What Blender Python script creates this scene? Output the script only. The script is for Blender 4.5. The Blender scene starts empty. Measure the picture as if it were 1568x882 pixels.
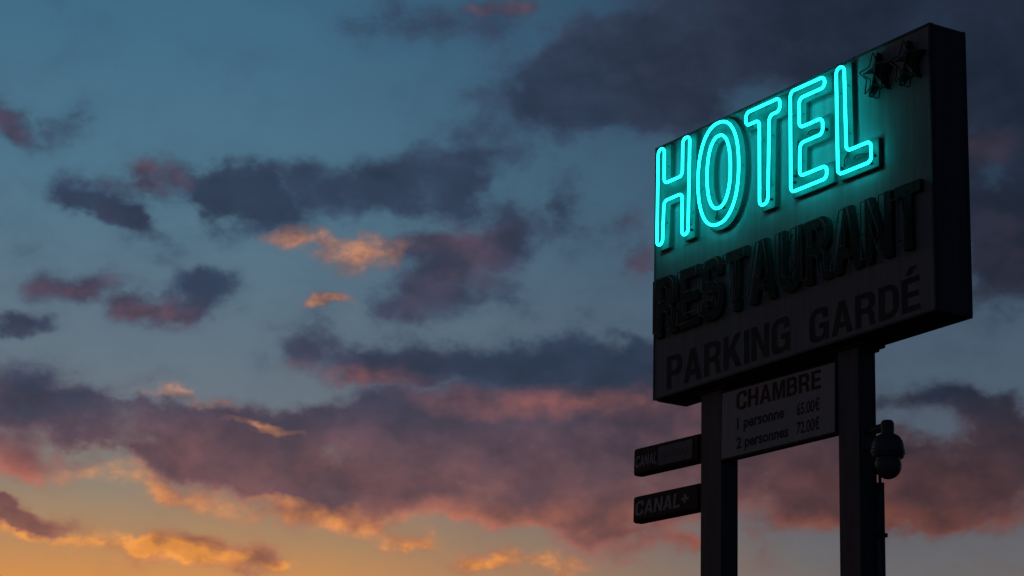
import bpy, bmesh, math, random
from mathutils import Vector, Matrix
random.seed(7)
scene = bpy.context.scene
scene.view_settings.view_transform = 'Standard'
scene.view_settings.look = 'None'
scene.view_settings.exposure = 0

def lin(c):
    out = []
    for v in c:
        v = v / 255.0
        out.append(v / 12.92 if v <= 0.04045 else ((v + 0.055) / 1.055) ** 2.4)
    return tuple(out)
def lin4(c): return lin(c) + (1.0,)

# ------------------------------------------------------------------ camera
F = 38.49
pitch, roll = 0.2788, 0.0260
w = Vector((0, math.cos(pitch), math.sin(pitch)))
up = Vector((0, -math.sin(pitch), math.cos(pitch)))
rt = Vector((1, 0, 0))
r = rt * math.cos(roll) + up * math.sin(roll)
u = up * math.cos(roll) - rt * math.sin(roll)
cd = bpy.data.cameras.new("camera")
cam = bpy.data.objects.new("camera", cd)
scene.collection.objects.link(cam)
M = Matrix((( r.x, u.x, -w.x, 0), (r.y, u.y, -w.y, 0), (r.z, u.z, -w.z, 1.6), (0, 0, 0, 1)))
cam.matrix_world = M
cd.sensor_width = 36
cd.lens = 36 * 3849 / 1568
cd.clip_end = 6000
scene.camera = cam

# ------------------------------------------------------------------ world
world = bpy.data.worlds.new("World")
scene.world = world
world.use_nodes = True
nt = world.node_tree
N, Lk = nt.nodes, nt.links
N.clear()
def node(t, **kw):
    n = N.new(t)
    for k, v in kw.items(): setattr(n, k, v)
    return n
def setin(sock, v):
    if isinstance(v, bpy.types.NodeSocket): Lk.new(v, sock)
    else: sock.default_value = v
def math_(op, a, b=0.0, c=None, clamp=False):
    n = node('ShaderNodeMath', operation=op, use_clamp=clamp)
    setin(n.inputs[0], a); setin(n.inputs[1], b)
    if c is not None: setin(n.inputs[2], c)
    return n.outputs[0]
def vmath(op, a, b=None, scale=None):
    n = node('ShaderNodeVectorMath', operation=op)
    setin(n.inputs[0], a)
    if b is not None: setin(n.inputs[1], b)
    if scale is not None: setin(n.inputs['Scale'], scale)
    return n.outputs['Value'] if op in ('DOT_PRODUCT', 'LENGTH') else n.outputs[0]
def maprange(v, a, b, c=0.0, d=1.0, smooth=True):
    n = node('ShaderNodeMapRange')
    n.interpolation_type = 'SMOOTHSTEP' if smooth else 'LINEAR'
    setin(n.inputs['Value'], v)
    n.inputs['From Min'].default_value = a; n.inputs['From Max'].default_value = b
    n.inputs['To Min'].default_value = c; n.inputs['To Max'].default_value = d
    return n.outputs['Result']
def mix(bt, fac, a, b):
    n = node('ShaderNodeMixRGB', blend_type=bt)
    setin(n.inputs[0], fac); setin(n.inputs[1], a); setin(n.inputs[2], b)
    return n.outputs[0]
def ramp(fac, stops):
    n = node('ShaderNodeValToRGB')
    cr = n.color_ramp
    cr.interpolation = 'LINEAR'
    while len(cr.elements) < len(stops): cr.elements.new(0.5)
    for e, (p, c) in zip(cr.elements, stops):
        e.position = p
        e.color = lin4(c)
    setin(n.inputs[0], fac)
    return n.outputs[0]
def noise(vec, scale, detail, rough, lac=2.0, dist=0.0):
    n = node('ShaderNodeTexNoise')
    n.inputs['Scale'].default_value = scale
    n.inputs['Detail'].default_value = detail
    n.inputs['Roughness'].default_value = rough
    n.inputs['Lacunarity'].default_value = lac
    n.inputs['Distortion'].default_value = dist
    setin(n.inputs['Vector'], vec)
    return n

tc = node('ShaderNodeTexCoord')
d = tc.outputs['Generated']
# sky chart: tangent chart of the western sky around azimuth 0, elevation 16 deg
dw = vmath('DOT_PRODUCT', d, tuple(w))
dr = vmath('DOT_PRODUCT', d, tuple(r))
du = vmath('DOT_PRODUCT', d, tuple(u))
dwc = math_('MAXIMUM', dw, 0.05)
cx = math_('MULTIPLY', math_('DIVIDE', dr, dwc), F)
cy = math_('MULTIPLY', math_('DIVIDE', du, dwc), F)
comb = node('ShaderNodeCombineXYZ')
Lk.new(cx, comb.inputs[0]); Lk.new(cy, comb.inputs[1])
pn = vmath('MULTIPLY', d, (F, F, F * 1.35))
# domain warp
nw = noise(pn, 0.95, 4.0, 0.58)
wv = vmath('SUBTRACT', nw.outputs['Color'], (0.5, 0.5, 0.5))
wv = vmath('MULTIPLY', wv, (1.5, 0.9, 0.0))
mpw = node('ShaderNodeMapping', vector_type='POINT')
Lk.new(vmath('ADD', comb.outputs[0], wv), mpw.inputs['Vector'])
pw = mpw.outputs[0]

# clouds: x, y, half width, half height, rotation(deg), density, red, orange
B = [
(660,35,130,45,0,.64,0,0),(785,2,60,12,0,.5,.9,0),(860,125,70,68,0,1.25,0,0),(935,150,105,60,0,1.15,0,0),
(960,85,80,50,0,.95,0,0),(1080,60,180,85,0,1.05,.06,0),(1250,20,200,90,0,1.1,0,0),(1480,60,200,150,0,1.2,0,0),
(1560,230,130,160,0,1.3,0,0),(1040,150,90,70,0,.85,.05,0),(1540,400,90,90,0,.95,.25,0),(1500,225,45,30,0,.2,.4,0),
(745,140,55,50,0,.5,0,0),(745,235,88,44,0,.72,0,0),(870,300,45,48,0,.85,0,0),(790,345,40,52,0,.95,.1,0),
(600,280,100,48,0,1.25,0,0),(690,300,55,32,0,.75,0,0),(665,365,105,30,0,.8,.55,0),(545,388,52,28,0,.75,.25,.95),
(462,372,55,20,0,.65,.3,.6),(415,312,92,56,0,1.3,0,0),(350,285,60,36,0,.8,0,0),(285,300,50,25,0,.65,0,0),
(220,262,60,25,0,.95,.7,0),(130,300,78,33,-20,1.1,0,0),(180,335,60,20,-20,.7,.1,0),(50,210,70,28,0,.66,.1,0),
(140,175,50,30,20,.7,0,0),(5,180,38,34,0,.6,.4,0),(120,440,92,28,0,1.1,.6,0),(240,482,68,28,0,1.1,.75,0),
(310,445,60,34,0,1.25,.0,0),(20,497,55,22,0,1,.1,0),(503,463,27,12,0,.9,.2,1.0),(700,410,80,46,0,.95,.35,0),
(635,478,70,38,0,1.05,.15,0),(765,465,70,34,0,.65,0,0),(560,548,135,34,0,1.1,.15,0),(540,580,110,18,0,.5,.8,0),
(850,558,165,42,0,1.35,-.1,0),(870,618,200,24,0,.8,1.0,0),(985,585,60,50,0,1,.0,0),(985,410,36,38,0,.75,.6,0),
(950,345,34,34,0,.65,.4,0),(1430,610,100,32,0,1,0,0),(1550,640,60,40,0,.75,.1,0),(250,580,60,14,0,.5,.2,0),
(45,625,150,62,-10,1.2,.0,0),(180,635,85,40,0,1,.0,0),(30,715,110,32,-10,.95,.9,0),
(290,665,100,52,0,1.25,.15,0),(400,710,200,70,-10,1.2,.2,0),(620,690,230,80,0,1.3,.15,0),
(860,710,200,85,0,1.3,.2,0),(960,815,110,50,0,.95,.45,0),(1080,650,160,60,0,.8,.4,0),(560,645,150,30,0,.8,.0,0),
(1250,735,190,70,0,1.2,.4,0),(1450,745,190,75,0,1.2,.25,0),(1540,690,80,50,0,1,.1,0),(760,795,200,25,0,.6,.7,.08),
(250,760,90,22,-20,.35,.5,.42),(470,792,190,18,-10,.35,.55,.55),(170,735,60,18,0,.15,.2,.5),
(290,606,50,8,-10,.22,.25,.5),(405,648,42,7,-10,.15,.1,.5),(1350,800,230,18,0,.2,.55,.0),
(40,800,95,22,-10,1.15,.3,.1),(5,775,40,18,0,.8,.1,0),(50,825,90,9,-10,.1,.2,.8),
(270,848,62,28,0,1.05,.2,1.1),(350,848,70,34,-10,1.2,.4,.4),(425,870,42,12,0,.6,.1,.9),(160,840,75,16,0,.7,.1,1.05),
(640,832,44,14,0,.8,.2,.8),(730,855,54,16,0,.85,.2,.7),(825,863,62,14,0,.8,.2,.7),(1060,838,34,16,0,.6,.6,0),
(250,395,120,40,0,.25,0,0),(420,500,120,35,0,.22,.1,0),(860,420,90,60,0,.25,0,0),(1000,500,80,50,0,.3,0,0),
]
acc = None
for (x, y, a, b, rot, de, rd, og) in B:
    g = node('ShaderNodeTexGradient', gradient_type='SPHERICAL')
    tm = g.texture_mapping
    tm.vector_type = 'TEXTURE'
    tm.translation = ((x - 784) / 100, (441 - y) / 100, 0)
    tm.rotation = (0, 0, math.radians(rot))
    tm.scale = (a * 1.5 / 100, b * 1.5 / 100, 1)
    Lk.new(pw, g.inputs[0])
    ad = node('ShaderNodeMixRGB', blend_type='ADD')
    Lk.new(g.outputs['Fac'], ad.inputs[0])
    if acc is None: ad.inputs[1].default_value = (0, 0, 0, 1)
    else: Lk.new(acc, ad.inputs[1])
    ad.inputs[2].default_value = (de, max(rd, 0), og, 1)
    acc = ad.outputs[0]
sep = node('ShaderNodeSeparateColor')
Lk.new(acc, sep.inputs[0])
dens, red, org = sep.outputs[0], sep.outputs[1], sep.outputs[2]
# fine cloud structure
n1 = noise(pn, 0.9, 7.0, 0.56, 2.1, 0.0).outputs['Fac']
pn2 = vmath('ADD', pn, (-0.12, 0.0, -0.30))
n2 = noise(pn2, 0.9, 3.0, 0.5, 2.1, 0.0).outputs['Fac']
densc = math_('MINIMUM', dens, 0.95)
D = math_('ADD', math_('MULTIPLY_ADD', math_('SUBTRACT', n1, 0.5), 1.8, densc), -0.35)
alpha = maprange(D, -0.13, 0.47)
haze = maprange(D, -0.50, 0.25, 0.0, 0.24)
thick = maprange(D, 0.1, 0.9)
lit = maprange(math_('SUBTRACT', n1, n2), -0.14, 0.18)
# clear-sky gradient by real elevation and azimuth
sx = node('ShaderNodeSeparateXYZ'); Lk.new(d, sx.inputs[0])
el = math_('MULTIPLY', math_('ARCSINE', sx.outputs[2]), 180 / math.pi)
elt = maprange(el, 0, 40, smooth=False)
E = lambda x: x / 40
left = ramp(elt, [(0,(210,104,46)),(E(6),(224,130,58)),(E(9),(212,144,80)),(E(10.1),(174,136,98)),(E(11.2),(140,130,116)),
    (E(13),(106,117,127)),(E(15.4),(92,115,131)),(E(18.2),(78,116,137)),(E(21.7),(65,107,134)),(E(30),(36,66,92)),(1,(20,36,56))])
right = ramp(elt, [(0,(120,90,80)),(E(9),(112,108,106)),(E(11),(92,98,108)),(E(14),(76,93,110)),
    (E(18),(58,82,105)),(E(22),(44,66,88)),(E(30),(25,38,55)),(1,(14,22,36))])
horiz = maprange(cx, -5.0, 6.0)
clear = mix('MIX', horiz, left, right)
# cloud colours
shadow = mix('MIX', maprange(el, 10.0, 14.2), lin4((90, 75, 86)), lin4((50, 63, 86)))
redc = mix('MIX', maprange(el, 9.5, 17), lin4((170, 100, 84)), lin4((112, 82, 95)))
orgc = mix('MIX', maprange(el, 9, 15), lin4((234, 150, 72)), lin4((188, 132, 104)))
redf = math_('MULTIPLY', red, math_('MULTIPLY_ADD', lit, 0.6, 0.38))
lowlit = math_('MULTIPLY', maprange(el, 14.5, 10), math_('MULTIPLY', math_('SUBTRACT', 1.0, thick), 0.5))
redf = math_('ADD', redf, lowlit, clamp=True)
cc = mix('MIX', redf, shadow, redc)
orgf = math_('MULTIPLY', math_('MULTIPLY', org, 1.55), math_('MULTIPLY_ADD', lit, 0.85, 0.35), clamp=True)
cc = mix('MIX', orgf, cc, orgc)
# self shadow + azimuth falloff
shade = math_('MULTIPLY_ADD', math_('SUBTRACT', lit, 0.5), 0.30, 1.0)
shade = math_('MULTIPLY', shade, maprange(thick, 0, 1, 1.08, 0.84))
shade = math_('MULTIPLY', shade, maprange(cx, -0.5, 6.0, 1.0, 0.48))
cs = vmath('SCALE', cc, scale=shade)
hz = mix('MIX', haze, clear, vmath('SCALE', cs, scale=1.08))
sky = mix('MIX', math_('MULTIPLY', alpha, 0.96), hz, cs)
# darker, bluer sky away from the sunset
east = maprange(sx.outputs[1], 0.3, 0.90)
tint = mix('MIX', east, (0.06, 0.12, 0.19, 1), (1, 1, 1, 1))
sky = vmath('MULTIPLY', sky, tint)
nish = node('ShaderNodeTexSky', sky_type='NISHITA')
nish.sun_disc = False
nish.sun_elevation = math.radians(1.0)
nish.sun_rotation = math.radians(-25)
nsc = vmath('SCALE', nish.outputs[0], scale=0.0005)
sky = vmath('ADD', sky, nsc)
bg = node('ShaderNodeBackground')
Lk.new(sky, bg.inputs[0]); bg.inputs[1].default_value = 1.0
out = node('ShaderNodeOutputWorld'); Lk.new(bg.outputs[0], out.inputs[0])
world.cycles.sampling_method = 'MANUAL'
world.cycles.sample_map_resolution = 256

# sun just above the horizon behind the clouds (lower left)
sd = bpy.data.lights.new("sun", 'SUN')
sd.energy = 0.02; sd.angle = math.radians(6); sd.color = (1, 0.6, 0.35)
sun = bpy.data.objects.new("sun", sd); scene.collection.objects.link(sun)
az, ev = math.radians(-25), math.radians(1.5)
sdir = Vector((math.sin(az) * math.cos(ev), math.cos(az) * math.cos(ev), math.sin(ev)))
sun.rotation_euler = sdir.to_track_quat('Z', 'Y').to_euler()
sun.location = (-20, 40, 20)

# ------------------------------------------------------------------ materials
def mat(name, col, rough=0.5, var=0.15, scale=4.0, streak=False, metallic=0.0, bump=0.0, emit=None, dirt=None, coat=0):
    m = bpy.data.materials.new(name); m.use_nodes = True
    t = m.node_tree; b = t.nodes['Principled BSDF']
    co = t.nodes.new('ShaderNodeTexCoord')
    mp = t.nodes.new('ShaderNodeMapping'); t.links.new(co.outputs['Object'], mp.inputs[0])
    if streak: mp.inputs['Scale'].default_value = (5, 5, 0.45)
    nz = t.nodes.new('ShaderNodeTexNoise'); nz.inputs['Scale'].default_value = scale
    nz.inputs['Detail'].default_value = 8; nz.inputs['Roughness'].default_value = 0.65
    t.links.new(mp.outputs[0], nz.inputs['Vector'])
    cr = t.nodes.new('ShaderNodeValToRGB')
    dk = dirt or tuple(c * (1 - 2.2 * var) for c in col)
    cr.color_ramp.elements[0].position = 0.3; cr.color_ramp.elements[0].color = (*[max(0, c) for c in dk], 1)
    cr.color_ramp.elements[1].position = 0.62; cr.color_ramp.elements[1].color = (*col, 1)
    t.links.new(nz.outputs['Fac'], cr.inputs[0])
    t.links.new(cr.outputs[0], b.inputs['Base Color'])
    rr = t.nodes.new('ShaderNodeMapRange'); t.links.new(nz.outputs['Fac'], rr.inputs[0])
    rr.inputs['To Min'].default_value = min(1, rough + 0.15); rr.inputs['To Max'].default_value = max(0.03, rough - 0.1)
    t.links.new(rr.outputs[0], b.inputs['Roughness'])
    b.inputs['Metallic'].default_value = metallic
    if bump:
        bp = t.nodes.new('ShaderNodeBump'); bp.inputs['Strength'].default_value = bump; bp.inputs['Distance'].default_value = 0.01
        t.links.new(nz.outputs['Fac'], bp.inputs['Height']); t.links.new(bp.outputs[0], b.inputs['Normal'])
    if emit:
        b.inputs['Emission Color'].default_value = (*emit[0], 1); b.inputs['Emission Strength'].default_value = emit[1]
    return m
m_panel = mat("painted_panel", (0.55, 0.59, 0.61), 0.7, 0.11, 2.2, streak=True)
m_side = mat("painted_side", (0.22, 0.22, 0.27), 0.5, 0.15, 3.0, streak=True)
m_trim = mat("trim_metal", (0.16, 0.165, 0.18), 0.45, 0.15, 8)
m_under = mat("underside_metal", (0.09, 0.09, 0.10), 0.6, 0.2, 6)
m_post = mat("painted_steel", (0.16, 0.19, 0.24), 0.5, 0.15, 3, streak=True, bump=0.05)
m_green = mat("dark_green_letter", (0.055, 0.18, 0.17), 0.55, 0.12, 6)
m_rest = mat("faded_green_letter", (0.04, 0.065, 0.06), 0.55, 0.2, 6)
m_vinyl = mat("dark_vinyl", (0.085, 0.12, 0.12), 0.65, 0.15, 6)
m_red = mat("dark_red_vinyl", (0.14, 0.025, 0.035), 0.6, 0.15, 6)
m_board = mat("white_board", (0.72, 0.74, 0.78), 0.5, 0.05, 3, streak=True)
m_black = mat("black_plastic", (0.02, 0.02, 0.022), 0.6, 0.15, 8)
m_wire = mat("cable_black", (0.012, 0.012, 0.012), 0.5, 0.1, 8)
m_white = mat("faded_white_letter", (0.8, 0.8, 0.82), 0.6, 0.08, 8)
m_label = mat("grey_label", (0.42, 0.42, 0.45), 0.6, 0.1, 8)
m_labeltext = mat("worn_label_print", (0.33, 0.33, 0.35), 0.6, 0.1, 8)
m_cam = mat("grey_plastic", (0.20, 0.21, 0.23), 0.4, 0.08, 8)
m_glassdark = mat("dark_dome_glass", (0.02, 0.022, 0.025), 0.12, 0.05, 4)
m_tube_off = mat("unlit_tube_glass", (0.24, 0.27, 0.27), 0.2, 0.1, 8)
m_tube_dark = mat("dark_tube_glass", (0.09, 0.10, 0.10), 0.35, 0.1, 8)
m_neon = mat("neon_cyan", (0.1, 0.4, 0.4), 0.3, 0.05, 4, emit=((0.007, 0.80, 0.79), 5.2))
m_star = mat("dark_star_paint", (0.035, 0.032, 0.025), 0.5, 0.2, 8)

# ------------------------------------------------------------------ helpers
P0 = Vector((1.6259, 27.5240, 8.2018)); ANG = -1.0180
Wd, Dp, Ht = 4.7636, 0.4482, 3.0
def empty(name, loc=P0, rot=ANG):
    e = bpy.data.objects.new(name, None)
    e.empty_display_size = 0.3
    scene.collection.objects.link(e)
    e.location = loc; e.rotation_euler = (0, 0, rot)
    return e
def link(o, parent, m):
    scene.collection.objects.link(o)
    o.parent = parent
    o.data.materials.append(m)
    return o
def box(name, x0, x1, y0, y1, z0, z1, m, parent, bevel=0.0, seg=2, rot=None):
    c = Vector(((x0 + x1) / 2, (y0 + y1) / 2, (z0 + z1) / 2))
    me = bpy.data.meshes.new(name); bm = bmesh.new()
    bmesh.ops.create_cube(bm, size=1)
    for v in bm.verts: v.co = Vector((v.co.x * (x1 - x0), v.co.y * (y1 - y0), v.co.z * (z1 - z0)))
    if bevel: bmesh.ops.bevel(bm, geom=bm.edges[:], offset=bevel, segments=seg, profile=0.5, affect='EDGES')
    bm.to_mesh(me); bm.free()
    o = link(bpy.data.objects.new(name, me), parent, m)
    o.location = c
    if rot: o.rotation_euler = rot
    return o
def cyl(name, p0, p1, rad, m, parent, seg=24, rad2=None, caps=True):
    p0, p1 = Vector(p0), Vector(p1)
    me = bpy.data.meshes.new(name); bm = bmesh.new()
    bmesh.ops.create_cone(bm, cap_ends=caps, segments=seg, radius1=rad, radius2=rad if rad2 is None else rad2, depth=(p1 - p0).length)
    for f in bm.faces: f.smooth = len(f.verts) == 4
    bm.to_mesh(me); bm.free()
    o = link(bpy.data.objects.new(name, me), parent, m)
    o.location = (p0 + p1) / 2
    o.rotation_euler = (p1 - p0).to_track_quat('Z', 'Y').to_euler()
    return o
def lathe(name, prof, center, m, parent, seg=40):
    me = bpy.data.meshes.new(name); vs = []; fs = []
    for (rr, z) in prof:
        for i in range(seg):
            a = 2 * math.pi * i / seg
            vs.append((rr * math.cos(a), rr * math.sin(a), z))
    for j in range(len(prof) - 1):
        for i in range(seg):
            k = (i + 1) % seg
            fs.append((j * seg + i, j * seg + k, (j + 1) * seg + k, (j + 1) * seg + i))
    me.from_pydata(vs, [], fs); me.update()
    for p in me.polygons: p.use_smooth = True
    o = link(bpy.data.objects.new(name, me), parent, m)
    o.location = center
    return o
def round_poly(pts, rad, seg=5):
    """pts: (x, y) or (x, y, radius)"""
    out = []
    n = len(pts)
    for i in range(n):
        a, b, c = Vector(pts[i - 1][:2]), Vector(pts[i][:2]), Vector(pts[(i + 1) % n][:2])
        rd_ = pts[i][2] if len(pts[i]) > 2 else rad
        if rd_ <= 0: out.append(b); continue
        d1, d2 = (a - b), (c - b)
        rr = min(rd_, d1.length * 0.49, d2.length * 0.49)
        s, t = b + d1.normalized() * rr, b + d2.normalized() * rr
        for k in range(seg + 1):
            q = k / seg
            wq = 0.72
            den = (1 - q) ** 2 + 2 * wq * q * (1 - q) + q * q
            out.append((s * (1 - q) ** 2 + b * 2 * wq * q * (1 - q) + t * q * q) / den)
    return out
def offset_poly(pts, dist):
    n = len(pts)
    area = sum(pts[i][0] * pts[(i + 1) % n][1] - pts[(i + 1) % n][0] * pts[i][1] for i in range(n))
    sg = 1 if area > 0 else -1
    out = []
    for i in range(n):
        a, b, c = Vector(pts[i - 1]), Vector(pts[i]), Vector(pts[(i + 1) % n])
        e1, e2 = (b - a).normalized(), (c - b).normalized()
        n1 = Vector((e1.y, -e1.x)) * sg; n2 = Vector((e2.y, -e2.x)) * sg
        mm = (n1 + n2); mm = mm / mm.dot(n1) if abs(mm.dot(n1)) > 1e-3 else n1
        out.append(b + mm * dist)
    return out
def ellipse(cx_, cy_, rx, ry, n=64, p=2.25):
    o = []
    for i in range(n):
        a = 2 * math.pi * i / n
        c, s = math.cos(a), math.sin(a)
        o.append(Vector((cx_ + rx * math.copysign(abs(c) ** (2 / p), c), cy_ + ry * math.copysign(abs(s) ** (2 / p), s))))
    return o
def curve(name, loops, m, parent, y, tube=None, extrude=None, cyclic=True, dims='2D', bevel=0.0):
    cu = bpy.data.curves.new(name, 'CURVE')
    cu.dimensions = '3D' if tube else dims
    for lp in loops:
        s = cu.splines.new('POLY'); s.points.add(len(lp) - 1)
        for q, p in zip(s.points, lp): q.co = (p[0], p[1], p[2] if len(p) > 2 else 0, 1)
        s.use_cyclic_u = cyclic
        s.use_smooth = bool(tube)
    if tube: cu.bevel_depth = tube; cu.bevel_resolution = 3
    else:
        cu.fill_mode = 'BOTH'; cu.extrude = extrude; cu.bevel_depth = bevel
    o = bpy.data.objects.new(name, cu)
    link(o, parent, m)
    o.rotation_euler = (math.pi / 2, 0, 0); o.location = (0, y, 0)
    return o

# grotesque bold capitals: list of loops, each loop of (x, y[, corner radius]); height 1
GL = {
'E': (.62, [[(0,0),(.62,0),(.62,.17),(.2,.17),(.2,.42),(.57,.42),(.57,.58),(.2,.58),(.2,.83),(.61,.83),(.61,1),(0,1)]]),
'T': (.66, [[(0,1),(.66,1),(.66,.83),(.43,.83),(.43,0),(.23,0),(.23,.83),(0,.83)]]),
'N': (.7, [[(0,0),(.19,0),(.19,.66),(.5,0),(.7,0),(.7,1),(.51,1),(.51,.34),(.2,1),(0,1)]]),
'A': (.76, [[(0,0),(.2,0),(.255,.2),(.505,.2),(.56,0),(.76,0),(.49,1),(.27,1)],[(.30,.36),(.46,.36),(.38,.76)]]),
'U': (.68, [[(0,1),(0,-.01,.32),(.68,-.01,.32),(.68,1),(.48,1),(.48,.16,.15),(.2,.16,.15),(.2,1)]]),
'R': (.72, [[(0,0),(.2,0),(.2,.39),(.31,.39),(.46,.36,.08),(.5,0),(.72,0),(.66,.14,.05),(.65,.38,.1),(.54,.47,.03),(.69,.55,.12),(.69,1,.26),(0,1)],[(.2,.55),(.48,.55,.12),(.48,.84,.12),(.2,.84)]]),
'S': (.66, [[(0,.32),(.19,.32),(.19,.15,.12),(.46,.15,.12),(.46,.42,.12),(0,.42,.22),(0,1.01,.28),(.63,1.01,.28),(.63,.69),(.44,.69),(.44,.86,.11),(.2,.86,.11),(.2,.585,.11),(.66,.585,.22),(.66,-.01,.28),(0,-.01,.28)]]),
'P': (.66, [[(0,0),(.2,0),(.2,.36),(.67,.36,.27),(.67,1,.27),(0,1)],[(.2,.53),(.47,.53,.13),(.47,.84,.13),(.2,.84)]]),
'D': (.69, [[(0,0),(.69,0,.38),(.69,1,.38),(0,1)],[(.2,.17),(.49,.17,.24),(.49,.83,.24),(.2,.83)]]),
'B': (.69, [[(0,0),(.69,0,.25),(.69,.5,.15),(.58,.53,.02),(.66,.57,.12),(.66,1,.24),(0,1)],[(.2,.16),(.49,.16,.11),(.49,.44,.11),(.2,.44)],[(.2,.6),(.46,.6,.1),(.46,.84,.1),(.2,.84)]]),
'C': (.7, [[(.70,.36),(.70,-.01,.32),(0,-.01,.32),(0,1.01,.32),(.70,1.01,.32),(.70,.66),(.5,.66),(.5,.85,.14),(.2,.85,.15),(.2,.15,.15),(.5,.15,.14),(.5,.36)]]),
'G': (.72, [[(.72,.54),(.72,0),(.59,0),(.56,.09),(.46,-.01,.1),(0,-.01,.33),(0,1.01,.33),(.70,1.01,.3),(.70,.68),(.5,.68),(.5,.85,.13),(.2,.85,.15),(.2,.15,.15),(.53,.15,.12),(.53,.38),(.37,.38),(.37,.54)]]),
'K': (.74, [[(0,0),(.2,0),(.2,.29),(.3,.42),(.5,0),(.74,0),(.44,.58),(.72,1),(.48,1),(.2,.57),(.2,1),(0,1)]]),
'I': (.2, [[(0,0),(.2,0),(.2,1),(0,1)]]),
'M': (.84, [[(0,0),(.18,0),(.18,.74),(.34,0),(.5,0),(.66,.74),(.66,0),(.84,0),(.84,1),(.57,1),(.42,.34),(.27,1),(0,1)]]),
'H': (.7, [[(0,0),(.2,0),(.2,.41),(.5,.41),(.5,0),(.7,0),(.7,1),(.5,1),(.5,.6),(.2,.6),(.2,1),(0,1)]]),
'L': (.58, [[(0,0),(.58,0),(.58,.17),(.2,.17),(.2,1),(0,1)]]),
'+': (.6, [[(.21,.2),(.39,.2),(.39,.42),(.6,.42),(.6,.6),(.39,.6),(.39,.82),(.21,.82),(.21,.6),(0,.6),(0,.42),(.21,.42)]]),
}
def grotesk(s, x0, x1, z0, z1, gap=0.09, shear=0.0, tilt=0.0):
    tot = sum(GL[c][0] for c in s) + gap * (len(s) - 1)
    k = (x1 - x0) / tot; h = z1 - z0; loops = []; px = 0.0
    for c in s:
        wd, ls = GL[c]
        for l in ls:
            lp = round_poly(l, 0.0, 5)
            loops.append([(x0 + (px + p.x) * k + shear * p.y * h, z0 + p.y * h + tilt * (px + p.x) * k) for p in lp])
        px += wd + gap
    return loops

def text_geo(s, bold, extrude, spacing=1.0):
    cu = bpy.data.curves.new("t", 'FONT'); cu.body = s; cu.size = 1; cu.offset = bold; cu.extrude = extrude
    cu.space_character = spacing; cu.resolution_u = 5
    o = bpy.data.objects.new("t", cu); scene.collection.objects.link(o)
    bpy.context.view_layer.update()
    dg = bpy.context.evaluated_depsgraph_get()
    me = bpy.data.meshes.new_from_object(o.evaluated_get(dg))
    bpy.data.objects.remove(o)
    return me
def fit_text(name, s, x0, x1, z0, z1, y, m, parent, bold=0.02, extrude=0.0, spacing=1.0, shear=0.0, tilt=0.0):
    me = text_geo(s, bold, extrude, spacing); me.name = name
    xs = [v.co.x for v in me.vertices]; ys = [v.co.y for v in me.vertices]
    ax, bx, ay, by = min(xs), max(xs), min(ys), max(ys)
    for v in me.vertices:
        X = x0 + (v.co.x - ax) / (bx - ax) * (x1 - x0); Z = z0 + (v.co.y - ay) / (by - ay) * (z1 - z0)
        v.co = Vector((X, Z, v.co.z))
    o = link(bpy.data.objects.new(name, me), parent, m)
    o.rotation_euler = (math.pi / 2, 0, 0); o.location = (0, y, 0)
    return o

# ------------------------------------------------------------------ hotel sign
sign = empty("hotel_sign")
box("cabinet", 0, Wd, 0.004, Dp, 0.004, Ht - 0.004, m_side, sign, 0.006)
box("front_panel", 0.028, Wd - 0.028, -0.006, 0.0035, 0.028, Ht - 0.028, m_panel, sign)
box("back_panel", 0.028, Wd - 0.028, Dp + 0.0005, Dp + 0.008, 0.028, Ht - 0.028, m_panel, sign)
for nm, a in (("frame_bottom", (0, Wd, 0, 0.026)), ("frame_top", (0, Wd, Ht - 0.026, Ht)), ("frame_left", (0, 0.026, 0.0265, Ht - 0.0265)), ("frame_right", (Wd - 0.03, Wd + 0.002, 0.0265, Ht - 0.0265))):
    box(nm, a[0], a[1], -0.014, 0.0035, a[2], a[3], m_trim, sign, 0.003)
    box(nm + "_back", a[0], a[1], Dp + 0.0005, Dp + 0.014, a[2], a[3], m_trim, sign, 0.003)
box("underside_plate", 0.03, Wd - 0.03, 0.03, Dp - 0.03, -0.012, 0.003, m_under, sign, 0.003)
box("side_skin", Wd + 0.0005, Wd + 0.004, 0.03, Dp - 0.025, 0.03, Ht - 0.03, m_side, sign)
box("side_corner_angle", Wd + 0.0045, Wd + 0.010, 0.002, 0.03, 0.004, Ht - 0.004, m_trim, sign, 0.001)
box("side_corner_angle_back", Wd + 0.0045, Wd + 0.010, Dp - 0.025, Dp, 0.004, Ht - 0.004, m_trim, sign, 0.001)
for i in range(9):
    z = 0.2 + i * 0.325
    for yy in (0.016, Dp - 0.012):
        cyl("rivet", (Wd + 0.009, yy, z), (Wd + 0.014, yy, z), 0.006, m_under, sign, 8)
for i in range(10):
    for zz in (0.013, Ht - 0.013):
        cyl("frame_screw", (0.15 + i * 0.49, -0.018, zz), (0.15 + i * 0.49, -0.012, zz), 0.006, m_under, sign, 8)

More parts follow.
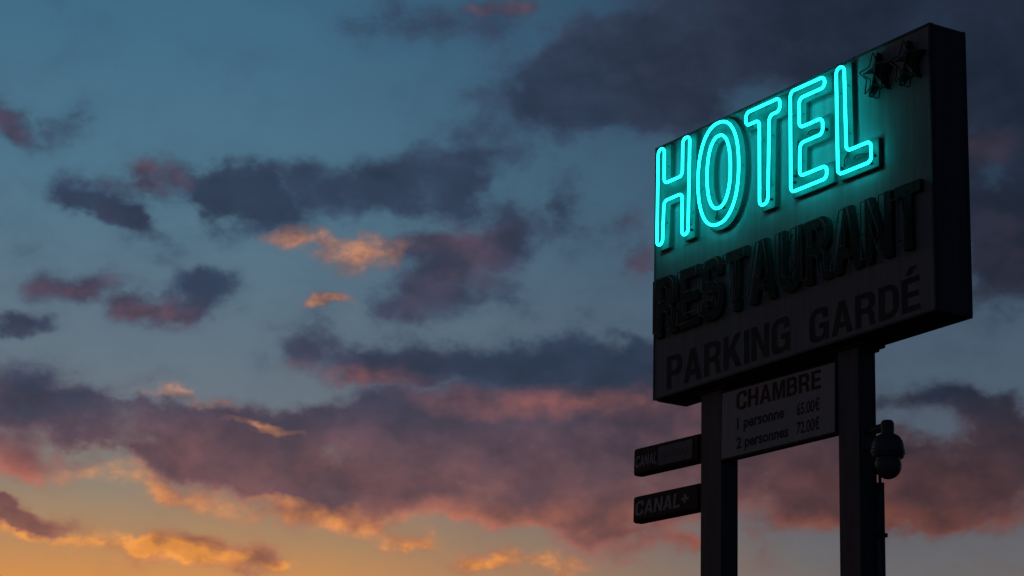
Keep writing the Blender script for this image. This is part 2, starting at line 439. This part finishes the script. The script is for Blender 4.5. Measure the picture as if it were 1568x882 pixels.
LET = {
'h': [(.215,2.895),(.335,2.895),(.338,2.46),(.69,2.46),(.695,2.895),(.83,2.895),(.805,1.75),(.69,1.75),(.692,2.25),(.338,2.25),(.315,1.75),(.205,1.75)],
't': [(1.87,2.86),(2.47,2.86),(2.47,2.71),(2.285,2.71),(2.255,1.73),(2.11,1.73),(2.11,2.71),(1.87,2.71)],
'e': [(2.65,2.87),(3.23,2.87),(3.23,2.75),(2.80,2.75),(2.80,2.42),(3.19,2.42),(3.19,2.245),(2.81,2.245),(2.80,1.88),(3.25,1.88),(3.25,1.74),(2.65,1.74)],
'l': [(3.42,2.89),(3.55,2.89),(3.57,1.945),(3.96,1.945),(3.96,1.725),(3.43,1.725)],
}
STAND = -0.12
TR = 0.0165
for k_, pts in LET.items():
    curve("neon_letter_" + k_, [round_poly(pts, 0.06)], m_neon, sign, STAND, tube=TR)
    curve("letter_body_" + k_, [round_poly(offset_poly(pts, 0.045), 0.012, 2)], m_green, sign, -0.0325, extrude=0.026)
O1, O2 = ellipse(1.365, 2.305, .375, .59), ellipse(1.375, 2.32, .215, .42)
curve("neon_letter_o", [O1, O2], m_neon, sign, STAND, tube=TR)
curve("letter_body_o", [ellipse(1.365, 2.305, .42, .635), ellipse(1.375, 2.32, .17, .375)], m_green, sign, -0.0325, extrude=0.026)
sup = []
for k_, pts in LET.items():
    n = len(pts)
    for i in range(n):
        a, b = Vector(pts[i]), Vector(pts[(i + 1) % n])
        L = (b - a).length
        if L > 0.3:
            for q in ((0.22, 0.78) if L > 0.7 else (0.5,)):
                sup.append(a.lerp(b, q))
for a in range(0, 64, 11): sup.append(O1[a])
for a in range(5, 64, 16): sup.append(O2[a])
for p in sup:
    cyl("tube_standoff", (p.x, STAND + 0.0165, p.y), (p.x, -0.06, p.y), 0.006, m_tube_off, sign, 8)
el_pts = [(.205,1.80),(.805,1.80),(1.33,1.725),(1.40,1.91),(2.12,1.78),(2.25,1.78),(2.655,1.86),(2.66,1.93),(3.955,1.80),(3.90,1.73),(3.44,1.8),(3.19,2.30),(1.9,2.72)]
for (x, z) in el_pts:
    cyl("electrode", (x, STAND + 0.018, z), (x, -0.05, z), 0.014, m_black, sign, 12)
def wire(pts, rad=0.007, y=-0.012, parent=sign, nm="neon_lead"):
    out = []
    P = [Vector(p) for p in pts]
    for i in range(len(P) - 1):
        for k in range(8):
            q = k / 8
            p = P[i].lerp(P[i + 1], q)
            out.append((p.x + 0.012 * math.sin(7 * (i + q)), p.y + 0.018 * math.sin(4.3 * (i + q) + 1), 0.012 * math.sin(math.pi * q)))
    curve(nm, [out], m_wire, parent, y, tube=rad, cyclic=False)
# short leads running over the letter bodies
wire([(.22,1.84),(.27,2.0),(.25,2.2)], y=-.066); wire([(.78,1.84),(.73,2.05),(.76,2.3)], y=-.066)
wire([(1.33,1.75),(1.25,1.85),(1.36,1.93)], y=-.066); wire([(2.13,1.82),(2.2,1.95),(2.18,2.3)], y=-.066)
wire([(2.67,1.9),(2.74,2.05),(2.72,2.35)], y=-.066); wire([(3.18,2.3),(3.05,2.36),(2.85,2.32)], y=-.066)
wire([(3.46,1.8),(3.52,1.95),(3.5,2.3)], y=-.066); wire([(3.94,1.82),(3.8,1.88),(3.6,1.84)], y=-.066)

# RESTAURANT: raised letters with unlit tubes
lo = grotesk("RESTAURANT", .10, 4.62, .69, 1.38, gap=0.08)
curve("restaurant_letters", lo, m_rest, sign, -0.0325, extrude=0.026)
lo2 = grotesk("RESTAURANT", .13, 4.59, .73, 1.34, gap=0.12)
curve("restaurant_tubes", lo2, m_tube_off, sign, -0.11, tube=0.007)
for i in range(40):
    x = .2 + i * .112
    z = random.choice((.8, 1.0, 1.25))
    cyl("tube_standoff", (x, -0.105, z), (x, -0.05, z), 0.005, m_tube_off, sign, 8)
for i in range(10):
    x = .3 + i * .455
    wire([(x, .76), (x + .05, .95), (x - .03, 1.15), (x + .04, 1.3)], 0.007, -0.067)
# PARKING GARDE, vinyl lettering
curve("parking_lettering", grotesk("PARKING", .26, 2.48, .08, .455, gap=.10), m_vinyl, sign, -0.0085, extrude=0.0005)
curve("garde_lettering", grotesk("GARDE", 2.80, 4.53, .07, .42, gap=.10), m_vinyl, sign, -0.0085, extrude=0.0005)
curve("garde_accent", [[(4.32,.445),(4.40,.445),(4.50,.53),(4.38,.53)]], m_vinyl, sign, -0.0085, extrude=0.0005)
# stars
def starpts(cx_, cz_, R, r2, rot=0.0):
    return [Vector((cx_ + (R if i % 2 == 0 else r2) * math.sin(math.pi * i / 5 + rot), cz_ + (R if i % 2 == 0 else r2) * math.cos(math.pi * i / 5 + rot))) for i in range(10)]
for (sx_, sz_) in ((4.00, 2.665), (4.475, 2.645)):
    curve("star_body", [starpts(sx_, sz_, .245, .12)], m_star, sign, -0.0325, extrude=0.026)
    pts = starpts(sx_, sz_, .215, .10)
    me = bpy.data.meshes.new("star_facets")
    vs = [(p.x, -0.059, p.y) for p in pts] + [(sx_, -0.10, sz_)]
    me.from_pydata(vs, [], [((i + 1) % 10, i, 10) for i in range(10)])
    link(bpy.data.objects.new("star_facets", me), sign, m_star)
    curve("star_tube", [round_poly(starpts(sx_, sz_, .235, .11), .02, 3)], m_tube_dark, sign, -0.11, tube=0.007)
    wire([(sx_ - .1, sz_ - .2), (sx_, sz_ - .24), (sx_ + .1, sz_ - .16)], 0.007, -0.05)

# posts (steel box sections to the ground)
gz = -P0.z
def post(nm, x0, x1):
    y0, y1 = 0.135, 0.36
    box(nm, x0, x1, y0, y1, gz + 0.03, -0.0125, m_post, sign, 0.008)
    box(nm + "_base_plate", x0 - .16, x1 + .16, y0 - .16, y1 + .16, gz + 0.004, gz + 0.0295, m_post, sign, 0.004)
    box(nm + "_head_plate", x0 - .03, x1 + .10, y0 - .03, y1 + .05, -0.05, -0.013, m_under, sign, 0.004)
    for a in (x0 - .1, x1 + .1):
        for b in (y0 - .1, y1 + .1):
            cyl(nm + "_anchor_bolt", (a, b, gz + .03), (a, b, gz + .08), 0.014, m_under, sign, 8)
post("post_far", .715, 1.095)
post("post_near", 3.08, 3.41)
box("head_bracket", 3.4105, 3.50, 0.20, 0.34, -0.10, -0.0505, m_under, sign, 0.004)

# ------------------------------------------------------------------ room price board
pb = empty("price_board")
def tilted(o, ang=0.02, x0=1.1, z0=-.1):
    piv = Matrix.Translation((x0, 0, z0)) @ Matrix.Rotation(ang, 4, 'Y') @ Matrix.Translation((-x0, 0, -z0))
    o.matrix_local = piv @ Matrix.LocRotScale(o.location, o.rotation_euler, o.scale)
    return o
tilted(box("board_case", 1.10, 3.078, 0.128, 0.215, -.865, -.088, m_black, pb, 0.006))
tilted(box("board_face", 1.125, 3.053, 0.122, 0.1275, -.84, -.113, m_board, pb))
tilted(curve("heading", grotesk("CHAMBRE", 1.385, 2.83, -.345, -.145, gap=.10), m_red, pb, 0.1205, extrude=0.0005))
tilted(fit_text("line_single", "1 personne", 1.40, 2.22, -.60, -.43, 0.1205, m_vinyl, pb, bold=0.03))
tilted(fit_text("line_double", "2 personnes", 1.395, 2.29, -.81, -.645, 0.1205, m_vinyl, pb, bold=0.03))
tilted(fit_text("price_single", "65.00€", 2.43, 2.81, -.575, -.435, 0.1205, m_red, pb, bold=0.02))
tilted(fit_text("price_double", "72.00€", 2.43, 2.81, -.775, -.635, 0.1205, m_red, pb, bold=0.02))

# ------------------------------------------------------------------ small advertising signs
def advert(z1, z0, kind):
    e = empty("advertising_sign")
    tl = lambda o: tilted(o, 0.03, .7, (z0 + z1) / 2)
    tl(box("light_box", -.585, .700, 0.13, 0.27, z0, z1, m_black, e, 0.035, 4))
    tl(box("front_face", -.54, .67, 0.124, 0.1315, z0 + .035, z1 - .035, m_black, e, 0.003))
    if kind == 0:
        tl(curve("lettering", grotesk("CANAL", -.52, -.10, z0 + .085, z1 - .10, shear=.1), m_white, e, 0.1215, extrude=0.0005))
        tl(box("label_patch", -.07, .58, 0.118, 0.1235, z0 + .05, z1 - .05, m_label, e))
        tl(curve("label_lettering", grotesk("CANAL", -.03, .54, z0 + .11, z1 - .12, shear=.1), m_labeltext, e, 0.1165, extrude=0.0005))
    else:
        tl(curve("lettering", grotesk("CANAL+", -.52, .50, z0 + .075, z1 - .07, gap=.08, shear=.12), m_white, e, 0.1215, extrude=0.0005))
    box("mount_bracket", .66, .714, 0.17, 0.25, z0 + .08, z1 - .08, m_post, e, 0.003)
advert(-.475, -.79, 0)
advert(-1.03, -1.335, 1)

# ------------------------------------------------------------------ surveillance camera (dome type)
sc = empty("surveillance_camera")
cX, cY = 3.72, .24
box("wall_plate", 3.4105, 3.435, .16, .32, -1.12, -.86, m_cam, sc, 0.006)
cyl("bracket_arm", (3.43, cY, -.93), (cX + .02, cY, -.93), 0.045, m_cam, sc)
lathe("bracket_cap", [(0.001, -.865), (.05, -.87), (.065, -.89), (.068, -.95), (.062, -1.01)], (cX, cY, 0), m_cam, sc)
lathe("housing", [(.06, -1.0), (.075, -1.01), (.12, -1.035), (.15, -1.08), (.163, -1.14), (.165, -1.20), (.16, -1.235), (.15, -1.25), (.12, -1.255), (.001, -1.256)], (cX, cY, 0), m_cam, sc)
lathe("sun_hood_rim", [(.166, -1.17), (.172, -1.175), (.172, -1.21), (.166, -1.215)], (cX, cY, 0), m_cam, sc)
lathe("lens_ball", [(.125, -1.25)] + [(.135 * math.cos(t), -1.33 - .135 * math.sin(t)) for t in [i * math.pi / 2 / 12 - .5 for i in range(0, 17)] if math.cos(t) > 0.01 and t < 1.57], (cX, cY, 0), m_cam, sc)
cyl("lens_window", (cX - .08, cY - .075, -1.36), (cX - .112, cY - .108, -1.372), 0.055, m_glassdark, sc)
cyl("cable_conduit", (3.465, .35, gz + 0.01), (3.465, .35, -1.45), 0.042, m_post, sc)
cyl("cable_drop", (3.465, .35, -1.45), (3.465, .33, -1.0), 0.016, m_wire, sc)
for z in (-2.0, -3.2, -4.6, -6.0):
    box("conduit_clip", 3.4105, 3.512, .30, .40, z, z + .04, m_under, sc, 0.002)

# ------------------------------------------------------------------ ground
me = bpy.data.meshes.new("ground"); bm = bmesh.new()
bmesh.ops.create_grid(bm, x_segments=40, y_segments=40, size=3000)
bm.to_mesh(me); bm.free()
g = bpy.data.objects.new("ground", me); scene.collection.objects.link(g)
g.data.materials.append(mat("grass_ground", (0.05, 0.07, 0.03), 0.9, 0.2, 0.4, bump=0.3))
pd = bpy.data.objects.new("parking_lot", None); scene.collection.objects.link(pd)
m_asph = mat("asphalt", (0.05, 0.05, 0.052), 0.85, 0.15, 3, bump=0.3)
m_line = mat("road_paint", (0.7, 0.7, 0.68), 0.7, 0.1, 3)
m_kerb = mat("concrete", (0.3, 0.3, 0.29), 0.85, 0.1, 4)
box("asphalt_sheet", -14, 14, -6, 22, -0.05, 0.004, m_asph, pd)
for i in range(9):
    box("bay_line", -12 + i * 2.6, -11.9 + i * 2.6, 15, 20, 0.005, 0.008, m_line, pd)
box("kerb", -14, 14, 22.001, 22.15, -0.05, 0.12, m_kerb, pd, 0.01)
fp = box("concrete_footing", .2, 4.0, -.5, 1.0, -.2, 0.003, m_kerb, sign)
fp.location.z = gz - 0.098
bpy.context.view_layer.update()
